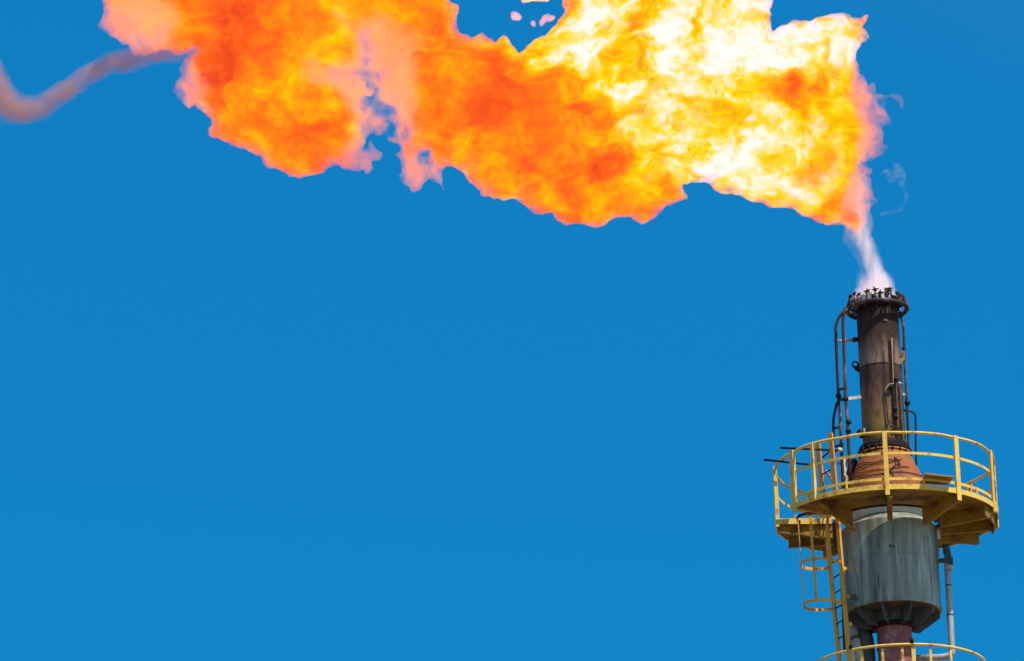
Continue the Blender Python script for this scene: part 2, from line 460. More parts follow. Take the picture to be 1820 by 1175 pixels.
# narrow pipe run up the front of the neck
runp = [on_neck(1585, 601, 0.03), on_neck(1586, 640, 0.03), on_neck(1588, 683, 0.03), on_neck(1582, 682, 0.05), on_neck(1575, 688, 0.05), on_neck(1573, 698, 0.05)]
MB().tube(bends(runp, 0.06), 0.013, 8).build('pilot_line', M['tan'], neck)
MB().tube(smooth_path([on_neck(1573, 698, 0.05), on_neck(1575, 715, 0.05), on_neck(1578, 745, 0.05), on_neck(1579, 752, 0.06), on_neck(1573, 766, 0.06), on_neck(1567, 775, 0.06), on_neck(1565, 792, 0.1)]), 0.013, 8).build('ignition_cable', M['black'], neck)
MB().bar(on_neck(1580.5, 604, 0.012), on_neck(1584, 690, 0.012), 0.05, 0.02, (1, 0, 0)).build('tray_and_shadow_strip', M['soot'], neck)  # dark strip standing in for the shadow left of the pilot line
MB().bar(on_neck(1588, 690, 0.03), on_neck(1591, 745, 0.03), 0.045, 0.05, (1, 0, 0)).build('tray_and_shadow_strip', M['black'], neck)
MB().tube([on_neck(1593, 676, 0.05), on_neck(1594.5, 740, 0.05), on_neck(1597, 800, 0.06)], 0.018, 8).build('pilot_line', M['pinkpipe'], neck)
MB().tube([on_neck(1600, 690, 0.05), on_neck(1602, 740, 0.05), on_neck(1604, 800, 0.06)], 0.02, 8).build('pilot_line', M['pinkpipe'], neck)
for (x, y, r, m) in ((1593, 674, 0.05, 'black'), (1599, 682, 0.045, 'grey'), (1584, 688, 0.045, 'black'), (1591.5, 727, 0.045, 'black'), (1593, 741, 0.04, 'black')):
    MB().ball(on_neck(x, y, 0.06), r, 10, 6, 0.8).build('fitting', M[m], neck)
for (x0, x1, y) in ((1582, 1604, 758), (1586, 1603, 763)):
    MB().tube([on_neck(x0, y, 0.05), on_neck((x0 + x1) / 2, y + 1, 0.05), on_neck(x1, y + 3, 0.05)], 0.014, 6).build('clamp', M['black'], neck)
MB().bar(on_neck(1577, 570, 0.01), on_neck(1569, 568, 0.01), 0.05, 0.02).build('heat_patch', M['pinkpipe'], neck)
c = P(1533, 771, -0.1)
MB().ball(c + Vector((-0.03, -0.05, 0)), 0.085, 12, 8).ball(c + Vector((-0.02, -0.08, -0.07)), 0.05).build('valve', M['black'], neck)
MB().box(c + Vector((0.045, -0.1, 0.01)), (0.05, 0.06, 0.13)).build('valve_tag', M['shield'], neck, 0.01)

# --- burner tip: flared shield, steam ring, upright nozzles
zr = ZA(551)
tip = MB().lathe([(RN + 0.01, z1n - 0.12), (0.44, z1n + 0.02), (0.455, ZA(536)), (0.44, ZA(536)), (0.41, z1n)], seg=72).build('burner_tip', M['soot'], STK)
for k in range(22):
    if k % 7 == 5: continue
    MB().ringbar(0, 0, 0.462, 0.474, ZA(548), ZA(534) + random.uniform(-0.02, 0.02), k * 360 / 22 + 2, k * 360 / 22 + 13.2, 4).build('shield_plate', M['shield'], tip)
RT = 0.575
MB().tube([(RT * math.cos(t), RT * math.sin(t), zr) for t in [k * math.pi / 36 for k in range(72)]], 0.042, 12, closed=True).build('steam_ring', M['ring'], tip)
rnd = random.Random(3)
for k in range(22):
    a = 2 * math.pi * (k + rnd.uniform(-0.25, 0.25)) / 22 + 0.05
    d = Vector((math.cos(a), math.sin(a), 0)); tdir = Vector((-d.y, d.x, 0))
    p = d * RT + Vector((0, 0, zr)); h = 0.205 + rnd.uniform(-0.05, 0.045)
    q = p + Vector((0, 0, h)) - d * 0.04
    nz = MB().tube([p, p + Vector((0, 0, h * 0.5)), q], [0.022, 0.019, 0.019], 8).build('steam_nozzle', M['pinkpipe' if rnd.random() < 0.55 else 'soot'], tip)
    hd = MB().ball(q, 0.034, 8, 6)
    for j in range(5):
        v = (tdir * math.cos(j * 1.257 + rnd.random()) + (Vector((0, 0, 1)) - d * 0.3) * math.sin(j * 1.257 + rnd.random())).normalized()
        hd.tube([q, q + v * rnd.uniform(0.045, 0.085)], [0.018, 0.010], 6)
    hd.build('nozzle_head', M['soot'], nz)
for k in range(8):
    a = 2 * math.pi * k / 8 + 0.3; d = Vector((math.cos(a), math.sin(a), 0))
    MB().bar(d * RN + Vector((0, 0, zr - 0.06)), d * RT + Vector((0, 0, zr - 0.01)), 0.05, 0.025).build('ring_support', M['soot'], tip)
MB().tube([P(1512, 537, -0.3), P(1519, 530, -0.32), P(1521, 545, -0.3), P(1519, 560, -0.25)], 0.03, 8).build('igniter_hood', M['pinkpipe'], tip)
MB().box(P(1576, 518, -0.45), (0.09, 0.03, 0.15)).build('flame_scoop', M['pinkpipe'], tip, 0.008)

# --- pilot gas pipes left and right of the neck
def pipe(name, pts, r, mat, bend=0.1, Y=None, seg=8):
    q = [P(*p) for p in pts]
    return MB().tube(bends(q, bend), r, seg).build(name, M[mat], STK)
pa = pipe('pilot_gas_pipe', [(1508, 541, -0.15), (1501, 552, -0.15), (1490, 565, -0.15), (1485, 580, -0.15), (1486, 607, -0.15), (1490.5, 712, -0.15), (1493, 740, -0.15), (1497, 830, -0.15), (1499, 868, -0.15)], 0.031, 'pinkpipe', 0.18)
pb = pipe('pilot_gas_pipe', [(1506, 549, -0.35), (1500, 556, -0.35), (1498, 575, -0.35), (1499.5, 607, -0.35), (1503, 705, -0.35), (1507, 765, -0.35), (1509.5, 812, -0.35), (1511, 866, -0.35)], 0.032, 'pinkpipe', 0.1)
pc = pipe('pilot_gas_pipe', [(1501, 711, -0.28), (1493, 710, -0.2), (1488, 715, -0.15), (1481, 742, -0.12), (1481.5, 800, -0.12), (1484, 850, -0.12)], 0.027, 'black', 0.2)
pd = pipe('pilot_gas_pipe', [(1601, 560, -0.1), (1604, 573, -0.1), (1606.5, 583, -0.1), (1608, 640, -0.1), (1611, 700, -0.1), (1614, 760, -0.1), (1617.5, 850, -0.1)], 0.028, 'pinkpipe', 0.1)
pe = pipe('pilot_gas_pipe', [(1606, 729, -0.02), (1618, 731, 0.0), (1625.5, 734, 0.0), (1627.5, 742, 0.0), (1627.6, 790, 0.0), (1629, 850, 0.0)], 0.02, 'black', 0.12)
for o, pts in ((pa, ((1490.5, 704, -0.15),)), (pb, ((1503, 709, -0.35), (1507.5, 766, -0.35), (1508.5, 750, -0.37))), (pd, ((1612.7, 716, -0.1),))):
    for p in pts:
        c = P(*p)
        MB().tube([c + Vector((0, 0, -0.05)), c + Vector((0, 0, -0.03)), c + Vector((0, 0, 0.03)), c + Vector((0, 0, 0.05))], [0.03, 0.055, 0.055, 0.03], 10).build('coupling', M['black'], o)
MB().tube([P(1486, 606, -0.15), P(1500, 606, -0.2)], 0.024, 8).tube([P(1500, 605, -0.25), P(1517, 604, -0.1)], 0.036, 10).build('bracket', M['grey'], pa)
MB().tube([P(1516, 604, -0.1), P(1518, 604, -0.1)], 0.055, 10).tube([P(1518, 604, -0.1), P(1526, 603, 0.0)], 0.045, 10).build('bracket_clamp', M['soot'], pa)
MB().bar(P(1504, 709, -0.35), P(1530, 706, -0.2), 0.06, 0.03).build('bracket', M['beige'], pb)
MB().bar(P(1491, 692, -0.15), P(1503, 691, -0.35), 0.05, 0.03).build('bracket', M['pinkpipe'], pa)
for (x0, y0, x1, y1) in ((1482, 762, 1499, 757), (1483, 794, 1500, 790)):
    MB().bar(P(x0, y0, -0.12), P(x1, y1, -0.16), 0.045, 0.03).build('bracket', M['pinkpipe'], pc)
MB().bar(P(1603, 618, -0.1), P(1609, 622, -0.1), 0.06, 0.04).build('bracket', M['black'], pd)
MB().bar(P(1604, 701, -0.1), P(1612, 702, -0.1), 0.05, 0.04).build('bracket', M['beige'], pd)
MB().bar(P(1607, 776, -0.1), P(1610, 776, -0.1), 0.07, 0.04).build('bracket', M['black'], pd)

# --- upper service platform
PC = Vector((-0.025, 0, 0))
RP = 2.105
zd = ZA(921.5)                                  # top of the deck
def pol(r, deg, z): return Vector((PC.x + r * math.cos(RAD(deg)), PC.y + r * math.sin(RAD(deg)), z))
G0, G1 = -145.5, -171.5                       # the ladder's opening in the deck
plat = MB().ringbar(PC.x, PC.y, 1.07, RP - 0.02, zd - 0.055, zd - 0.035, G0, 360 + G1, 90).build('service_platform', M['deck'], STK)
MB().ringbar(PC.x, PC.y, RP - 0.02, RP, zd - 0.085, zd + 0.012, G0, 360 + G1, 90).build('deck_fascia', M['yellow'], plat)
MB().ringbar(PC.x, PC.y, 1.05, 1.07, zd - 0.085, zd - 0.02, G0, 360 + G1, 72).build('inner_rim', M['soot'], plat)
MB().ringbar(PC.x, PC.y, RP - 0.035, RP - 0.023, zd + 0.095, zd + 0.15, G0, 360 + G1, 90).build('toe_rail', M['yellow'], plat)
MB().ringbar(PC.x, PC.y, RP - 0.035, RP - 0.022, zd + 0.60, zd + 0.65, G0, 360 - 182, 90).build('mid_rail', M['yellow'], plat)
tr = [pol(RP - 0.025 + 0.008 * math.sin(a * 0.13) + 0.005 * math.sin(a * 0.41), a, zd + 1.03 + 0.006 * math.sin(a * 0.19 + 1)) for a in np.linspace(G1 - 4, 360 + G1 - 12, 110)]
MB().tube(tr, 0.027, 10).build('top_rail', M['yellow'], plat)
for a in (G0, G1):
    d = pol(1, a, 0) - pol(0, a, 0)
    MB().bar(pol(1.06, a, zd - 0.045), pol(RP - 0.022, a, zd - 0.045), 0.11, 0.02).build('edge_strip', M['yellow'], plat)
def post(deg, w, zlo, zhi, r=RP + 0.012, name='rail_post'):
    d = Vector((math.cos(RAD(deg)), math.sin(RAD(deg)), 0)); t = Vector((-d.y, d.x, 0))
    c = pol(r, deg, (zlo + zhi) / 2)
    m = MB().box(c, (w, 0.022, zhi - zlo), t, d).box(c - d * 0.03 + t * (w / 2 - 0.011), (0.02, 0.05, zhi - zlo), t, d)
    return m.build(name, M['yellow'], plat, 0.003)
for deg, w, lo, hi in ((-89, 0.085, -0.2, 1.05), (-50, 0.10, -0.22, 1.05), (-17, 0.10, -0.17, 1.05), (9, 0.10, -0.2, 1.05), (40, 0.10, -0.1, 1.05),
                       (72, 0.10, -0.1, 1.05), (105, 0.1, -0.1, 1.05), (135, 0.1, -0.1, 1.05), (172, 0.085, -0.14, 1.05), (-172.6, 0.10, -0.15, 1.05), (-145, 0.115, -0.16, 1.05), (-129, 0.055, -0.06, 1.04)):
    post(deg, w, zd + lo, zd + hi)
post(150, 0.16, zd - 0.1, zd + 0.45, RP - 0.1, 'kick_plate')
for deg in (-36, -3, 24, 56, 88, 120, -110, -70):
    MB().bar(pol(RP - 0.012, deg, zd + 0.0), pol(RP - 0.03, deg, zd + 0.14), 0.05, 0.02, (0, 0, 1)).build('toe_rail_stay', M['yellow'], plat)
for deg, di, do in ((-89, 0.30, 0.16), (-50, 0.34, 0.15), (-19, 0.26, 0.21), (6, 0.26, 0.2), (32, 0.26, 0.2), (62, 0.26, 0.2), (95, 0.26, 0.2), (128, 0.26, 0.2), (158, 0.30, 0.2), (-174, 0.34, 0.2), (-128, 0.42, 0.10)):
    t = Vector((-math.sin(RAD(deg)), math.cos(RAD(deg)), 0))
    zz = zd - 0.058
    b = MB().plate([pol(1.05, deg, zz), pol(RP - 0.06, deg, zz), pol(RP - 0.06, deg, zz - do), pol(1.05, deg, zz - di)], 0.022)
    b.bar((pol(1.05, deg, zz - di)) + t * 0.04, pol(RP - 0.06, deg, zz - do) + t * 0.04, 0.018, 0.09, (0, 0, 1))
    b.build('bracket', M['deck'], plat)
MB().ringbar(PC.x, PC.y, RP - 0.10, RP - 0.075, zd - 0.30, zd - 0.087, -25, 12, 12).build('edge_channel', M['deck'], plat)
lq = [(1646, 861), (1658, 849.5), (1707, 858), (1690, 871)]
lz = zd + 0.16
def on_z(px, py, z):
    d = ray(px, py); return CAM_LOC + d * ((z - CAM_LOC.z) / d.z)
MB().plate([pol(1.75, -68, lz), pol(2.30, -71, lz), pol(2.28, -56, lz), pol(1.85, -51, lz)], 0.03).build('hinged_flap', M['deck'], plat, 0.003)

# small boxes by the drum below the deck
jb = MB().box(P(1657, 916, -0.62), (0.15, 0.12, 0.17), (0.9, 0.3, 0.1)).build('junction_box', M['pale'], STK, 0.01)
MB().box(P(1665, 921, -0.55), (0.10, 0.1, 0.16), (0.9, 0.3, 0.1)).build('box_cover', M['darkgrey'], jb, 0.01)
MB().box(P(1668.5, 950, -0.35), (0.06, 0.02, 0.19)).build('white_plate', M['shield'], STK, 0.003)

# dark rods poking out to the left at rail height
rodA = MB().tube([P(1387, 796, -0.6), P(1493, 800.5, -0.45)], 0.024, 8).build('davit_rod', M['black'], STK)
MB().ball(P(1493, 800, -0.45), 0.05, 10, 6).build('rod_knob', M['pale'], rodA)
MB().tube([P(1485, 802, -0.45), P(1474, 812, -0.45)], 0.02, 8).build('rod_stay', M['black'], rodA)
rodB = MB().tube([P(1358, 817, -0.9), P(1441, 826, -0.7)], 0.024, 8).build('davit_rod', M['black'], STK)
MB().tube([P(1474, 803, -0.4), P(1461, 814, -0.4)], 0.016, 6).build('rod_stay', M['black'], rodB)

# beige vent pipe and clutter behind the rail
vp = MB().tube([P(1502, 818, 0.12), P(1503, 872, 0.12)], 0.095, 14).build('vent_pipe', M['beige'], STK)
MB().tube(smooth_path([P(1489, 822, -0.1), P(1497, 828, -0.1), P(1499, 842, -0.12), P(1505, 850, -0.15), P(1502, 862, -0.15)]), 0.03, 8).build('bent_tube', M['beige'], vp)
MB().tube(smooth_path([P(1512, 820, 0.0), P(1517, 826, 0.0), P(1510, 836, -0.05), P(1513, 846, -0.1), P(1516, 858, 0)]), 0.028, 8).ball(P(1518, 822, 0.05), 0.07).ball(P(1513, 838, 0.05), 0.09).build('hose', M['black'], vp)
MB().tube(bends([P(1519, 816, 0.1), P(1516, 830, 0.1), P(1513, 860, 0.1)], 0.05), 0.05, 10).build('elbow', M['pinkpipe'], vp)

# --- access ladder and its cage
YA_, YB_ = -0.12, -0.50
lad = empty('ladder'); lad.parent = STK
Atop, Abot = P(1453.5, 786, YA_), P(1496, 1215, YA_)
Btop, Bbot = P(1476, 770, YB_), P(1513, 1215, YB_)
ld = (Btop - Atop); ld.z = 0; ld.normalize(); ln = Vector((ld.y, -ld.x, 0))
for nm, p, q in (('stringer', Atop, Abot), ('stringer', Btop, Bbot)):
    mid = p.lerp(q, 0.29)
    up = MB().bar(p, mid, 0.10, 0.045, (0.8, -0.6, 0)); up.build(nm, M['orange'], lad, 0.004)
    MB().bar(mid, q, 0.085, 0.05, (0.75, -0.65, 0)).build(nm, M['ladder'], lad, 0.004)
for k in range(14):
    y = 925 + 26.6 * k if k < 11 else 925 + 26.6 * (k - 14)
    ta = (y - 786) / (1215 - 786); tb = (y - 5 - 770) / (1215 - 770)
    a, b = Atop.lerp(Abot, ta), Btop.lerp(Bbot, tb)
    b = Vector((b.x, b.y, a.z)); 
    MB().tube([a, b], 0.014, 8).build('rung', M['black'], lad)
MB().bar(P(1468, 838, YA_), P(1478, 853, YB_), 0.06, 0.02, (0, 0, 1)).build('brace', M['orange'], lad)
for y in (1012, 1061, 1110):
    b = Btop.lerp(Bbot, (y - 770) / 445.0); dd = Vector((b.x, b.y, 0)).normalized()
    MB().bar(b, Vector((dd.x * RD, dd.y * RD, b.z)), 0.06, 0.02).build('wall_bracket', M['yellow'], lad)

cage = empty('ladder_cage'); cage.parent = STK
def cage_c(y):
    x = 1448 + (y - 915) * 0.077
    return P(x, y, -0.45)
def cage_pt(y, deg, r=0.345):
    return cage_c(y) + Vector((r * math.cos(RAD(deg)), r * math.sin(RAD(deg)), 0))
for y, m in ((921, 'soot'), (1002, 'ladder'), (1075, 'ladder')):
    c = cage_c(y); c0 = c.copy()
    MB().ringbar(c.x, c.y, 0.34, 0.352, c.z - 0.028, c.z + 0.028, 62, 330, 40).build('hoop', M[m], cage)
    for sx, dg in ((Atop.lerp(Abot, (y - 786) / 429), 62), (Btop.lerp(Bbot, (y - 770) / 445), 330)):
        e = c + Vector((0.346 * math.cos(RAD(dg)), 0.346 * math.sin(RAD(dg)), 0)); s_ = Vector((sx.x, sx.y, c.z))
        MB().bar(e, s_, 0.056, 0.014, (0, 0, 1)).build('hoop_strap', M['ladder'], cage)
for dg in (195, 255, 315):
    a, b = cage_pt(925 if dg < 200 else 905, dg, 0.336), cage_pt(1077, dg, 0.336)
    d = Vector((math.cos(RAD(dg)), math.sin(RAD(dg)), 0))
    MB().bar(a, b, 0.05, 0.012, Vector((-d.y, d.x, 0))).build('cage_bar', M['ladder'], cage)

# brown conduit beside the ladder, up the drum's left side
MB().tube([P(1489, 905, -0.35), P(1499, 1085, -0.35), P(1502, 1160, -0.35)], 0.035, 10).build('conduit', M['pinkpipe'], STK)
MB().tube([P(1486, 925, 0.1), P(1486, 950, 0.1)], 0.05, 8).ball(P(1484, 935, 0.0), 0.08).ball(P(1480, 958, 0.0), 0.07).build('valve_cluster', M['darkgrey'], STK)

# --- right-hand drain pipe
dp = MB().tube(bends([P(1683.5, 985, 0.0), P(1684, 1010, 0.0), P(1692.5, 1164, 0.0), P(1676, 1168, 0.02), P(1625, 1170, 0.06)], 0.12), 0.062, 14).build('drain_pipe', M['grey'], STK)
MB().box(P(1676, 996.5, 0.0), (0.26, 0.10, 0.07)).box(P(1690, 997, -0.04), (0.08, 0.16, 0.12)).box(P(1686, 990, -0.09), (0.10, 0.03, 0.22)).build('pipe_clamp', M['darkgrey'], dp, 0.006)
MB().tube([P(1685.5, 1005, -0.03), P(1686, 1013, -0.03)], 0.075, 12).build('coupling', M['beige'], dp)
for y in (1040, 1092):
    x = 1684 + (y - 1010) * 8.5 / 154
    MB().tube([P(x, y, 0), P(x + 0.1, y + 2, 0)], 0.068, 14).build('joint', M['darkgrey'], dp)
MB().tube([P(1681, 968, 0.0), P(1683, 985, 0.0)], 0.07, 12).build('pipe_sleeve', M['darkgrey'], dp)

# --- elbow pipe at the lower left under the drum
ep = MB().tube(bends([P(1513, 1135, 0.55), P(1534, 1128, 0.15), P(1538, 1150, 0.15), P(1543, 1230, 0.15)], 0.35, 8), 0.18, 20).build('relief_pipe', M['darkgrey'], STK)
MB().tube([P(1516, 1100, 0.1), P(1519, 1130, 0.0), P(1531, 1185, -0.15)], 0.09, 12).build('branch_pipe', M['grey'], STK)
MB().tube([P(1519, 1132, 0.0), P(1521, 1138, 0.0)], 0.11, 12).build('branch_flange', M['darkgrey'], STK)

# --- lower service platform (only its railing reaches into the picture)
zl = ZA(1287)
RL = 1.64
lc = Vector((0.02, 0, 0))
low = MB().ringbar(lc.x, lc.y, 0.36, RL - 0.02, zl - 0.06, zl - 0.03, 0, 360, 90).build('lower_platform', M['deck'], STK)
low['label'] = 'smaller lower platform, only its thin yellow railing in view'
MB().ringbar(lc.x, lc.y, RL - 0.02, RL, zl - 0.09, zl + 0.1, 0, 360, 90).build('deck_fascia', M['yellow'], low)
MB().tube([(lc.x + RL * math.cos(t), lc.y + RL * math.sin(t), zl + 1.08) for t in np.linspace(0, 2 * math.pi, 96)[:-1]], 0.026, 10, closed=True).build('top_rail', M['yellow'], low)
MB().ringbar(lc.x, lc.y, RL - 0.01, RL + 0.005, zl + 0.60, zl + 0.65, 0, 360, 90).build('mid_rail', M['yellow'], low)
for x in (1521, 1537, 1573, 1607, 1626, 1655, 1690):
    u = (x - 1597) / PXM
    for sgn in ((-1,) if x != 1626 else (-1,)):
        yy = sgn * math.sqrt(max(0.01, RL * RL - u * u))
        d = Vector((u, yy, 0)).normalized(); t = Vector((-d.y, d.x, 0))
        w = 0.075 if x == 1626 else 0.05
        MB().box((lc.x + u, yy * 0.985, zl + 0.5), (w, 0.02, 1.14 if x == 1626 else 1.06), t, d).build('rail_post', M['yellow'], low, 0.003)
c = Vector((lc.x + (1626 - 1599) / PXM, -RL * 0.985, zl + 1.1))
MB().tube([c, c + Vector((0, 0, 0.09))], 0.04, 10).build('post_cap', M['soot'], low)
c = Vector((lc.x + (1521 - 1599) / PXM, -RL * 0.86, zl + 1.1))
MB().tube([c, c + Vector((0, 0, 0.08))], 0.04, 10).build('post_cap', M['soot'], low)

# ------------------------------------------------------------------ volumes: hull meshes from implicit fields
rng = np.random.default_rng(11)
def value_noise(xs, ys, zs, cell, seed):
    """Smooth value noise in -1..1 on an axis-aligned grid."""
    r = np.random.default_rng(seed); mats = []
    for a in (xs, ys, zs):
        u = (a - a[0]) / cell + 0.37; i = np.floor(u).astype(int); t = u - i
        t = t * t * t * (t * (6 * t - 15) + 10)
        m = np.zeros((len(a), i.max() + 2), np.float32)
        m[np.arange(len(a)), i] = 1 - t; m[np.arange(len(a)), i + 1] = t
        mats.append(m)
    L = r.uniform(-1, 1, tuple(m.shape[1] for m in mats)).astype(np.float32)
    L = np.tensordot(mats[0], L, (1, 0))
    L = np.einsum('yb,xbc->xyc', mats[1], L, optimize=True)
    return np.einsum('zc,xyc->xyz', mats[2], L, optimize=True)

def surface_nets(f, xs, ys, zs):
    """Closed quad mesh of f = 0 (f < 0 inside)."""
    nx, ny, nz = f.shape; ins = f < 0
    cnt = np.zeros((nx - 1, ny - 1, nz - 1), np.int8); acc = np.zeros((nx - 1, ny - 1, nz - 1, 3), np.float32)
    cor = [(i, j, k) for i in (0, 1) for j in (0, 1) for k in (0, 1)]
    sl = lambda c, a: a[c[0]:nx - 1 + c[0], c[1]:ny - 1 + c[1], c[2]:nz - 1 + c[2]]
    for c0 in cor:
        for ax in range(3):
            if c0[ax]: continue
            c1 = list(c0); c1[ax] = 1
            a, b = sl(c0, f), sl(c1, f)
            m = (a < 0) != (b < 0)
            t = np.where(m, a / np.where(np.abs(a - b) < 1e-9, 1e-9, a - b), 0)
            cnt += m
            for d in range(3):
                acc[..., d] += np.where(m, c0[d] + (t if d == ax else 0), 0)
    act = cnt > 0
    idx = np.full(act.shape, -1, np.int64); idx[act] = np.arange(act.sum())
    I = np.argwhere(act); off = acc[act] / cnt[act][:, None]
    h = np.array([xs[1] - xs[0], ys[1] - ys[0], zs[1] - zs[0]])
    V = np.array([xs[0], ys[0], zs[0]]) + (I + off) * h
    faces = []
    for ax in range(3):
        o1, o2 = [(1, 2), (2, 0), (0, 1)][ax]
        s0 = [slice(1, -1)] * 3; s1 = [slice(1, -1)] * 3
        s0[ax] = slice(0, -1); s1[ax] = slice(1, None)
        a, b = ins[tuple(s0)], ins[tuple(s1)]
        e = np.argwhere(a != b)
        if not len(e): continue
        flip = a[tuple(e.T)]
        base = e.copy()
        for d in range(3):
            if d != ax: base[:, d] += 1
        q = []
        for d1, d2 in ((-1, -1), (0, -1), (0, 0), (-1, 0)):
            cidx = base.copy(); cidx[:, o1] += d1; cidx[:, o2] += d2
            q.append(idx[tuple(cidx.T)])
        q = np.stack(q, 1)
        q[~flip] = q[~flip][:, ::-1]
        faces.append(q)
    return V, np.concatenate(faces)

def hull(name, V, Fq, mat, origin):
    me = bpy.data.meshes.new(name)
    me.vertices.add(len(V)); me.vertices.foreach_set('co', (V - np.array(origin)).astype(np.float32).ravel())
    me.loops.add(len(Fq) * 4); me.loops.foreach_set('vertex_index', Fq.astype(np.int32).ravel())
    me.polygons.add(len(Fq)); me.polygons.foreach_set('loop_start', np.arange(0, len(Fq) * 4, 4, dtype=np.int32))
    me.update(calc_edges=True); me.validate()
    me.materials.append(mat)
    o = bpy.data.objects.new(name, me); o.location = origin
    scene.collection.objects.link(o); return o

def poly_sdf(poly, X, Z):
    """Signed distance, positive inside."""
    d2 = np.full(X.shape, 1e9, np.float32); inside = np.zeros(X.shape, bool)
    n = len(poly)
    for i in range(n):
        (x0, z0), (x1, z1) = poly[i], poly[(i + 1) % n]
        ex, ez = x1 - x0, z1 - z0
        t = np.clip(((X - x0) * ex + (Z - z0) * ez) / (ex * ex + ez * ez + 1e-12), 0, 1)
        d2 = np.minimum(d2, (X - x0 - t * ex) ** 2 + (Z - z0 - t * ez) ** 2)
        if z0 != z1:
            c = ((z0 > Z) != (z1 > Z)) & (X < ex * (Z - z0) / ez + x0)
            inside ^= c
    d = np.sqrt(d2)
    return np.where(inside, d, -d)

# the flame's outline, wind carrying it from the stack's mouth (right) to the left
OUT = [(181,0),(184,12),(175,42),(185,58),(208,69),(223,83),(235,98),(262,100),(285,94),(308,100),(331,94),(322,112),(310,122),(324,131),(306,146),(315,165),(319,185),(333,194),(348,188),(362,204),(369,223),(371,242),(385,244),(415,262),(438,267),(458,287),(481,306),(500,310),(515,319),(533,323),(554,319),(569,313),(588,302),(604,298),(615,304),(635,308),(662,310),(672,306),(670,293),(679,302),(686,286),(680,272),(657,247),(655,239),(679,247),(686,263),(704,267),(697,273),(709,286),(707,314),(718,329),(732,336),(748,334),(757,322),(772,316),(786,329),(788,312),(786,296),(793,291),(814,297),(825,307),(839,327),(857,343),(875,352),(897,352),(911,354),(929,363),(943,373),(965,379),(979,381),(986,388),(1004,395),(1018,398),(1040,398),(1061,402),(1075,397),(1085,390),(1095,384),(1120,382),(1128,390),(1144,394),(1160,390),(1170,380),(1177,368),(1193,362),(1213,364),(1228,356),(1230,340),(1219,328),(1237,325),(1258,325),(1270,337),(1282,346),(1315,346),(1335,356),(1351,358),(1368,370),(1388,368),(1408,372),(1429,384),(1449,396),(1469,402),(1494,403),(1508,410),(1520,420),(1533,416),(1546,395),(1543,378),(1549,362),(1559,358),(1547,350),(1547,309),(1541,289),(1559,281),(1575,270),(1583,258),(1571,254),(1573,236),(1571,224),(1584,227),(1592,219),(1588,208),(1579,199),(1568,186),(1580,176),(1592,178),(1597,186),(1600,194),(1608,193),(1614,180),(1606,167),(1588,159),(1567,158),(1559,150),(1547,130),(1530,110),(1532,81),(1545,63),(1547,51),(1534,45),(1551,24),(1543,18),(1526,26),(1494,20),(1469,26),(1445,33),(1416,35),(1388,45),(1374,57),(1372,39),(1368,16),(1374,0),(1388,-30),(1370,-80),(1395,-140),(1350,-215),(1250,-265),(1130,-255),(1060,-200),(1005,-120),(990,-60),(998,0),(997,14),(986,39),(968,59),(950,68),(936,88),(925,96),(914,86),(907,71),(893,68),(882,84),(861,68),(840,77),(822,68),(814,54),(818,32),(823,18),(807,11),(804,0),(820,-40),(790,-110),(720,-160),(600,-180),(450,-170),(320,-140),(240,-90),(190,-40)]
W2 = lambda q: [(lambda p: (p.x, p.z))(P(x, y)) for x, y in q]
FO = P(1180, 180)                             # the flame's own origin, near its heart

def disc_map(X, Z, blobs, base):
    """Smooth map over the flame from (px, py, rx, ry, value) spots."""
    m = np.full(X.shape, base, np.float32)
    for x, y, rx, ry, v in blobs:
        p = P(x, y)
        w = np.exp(-(((X - p.x) / (rx / PXM)) ** 2 + ((Z - p.z) / (ry / PXM)) ** 2))
        m = m * (1 - w) + v * w
    return m

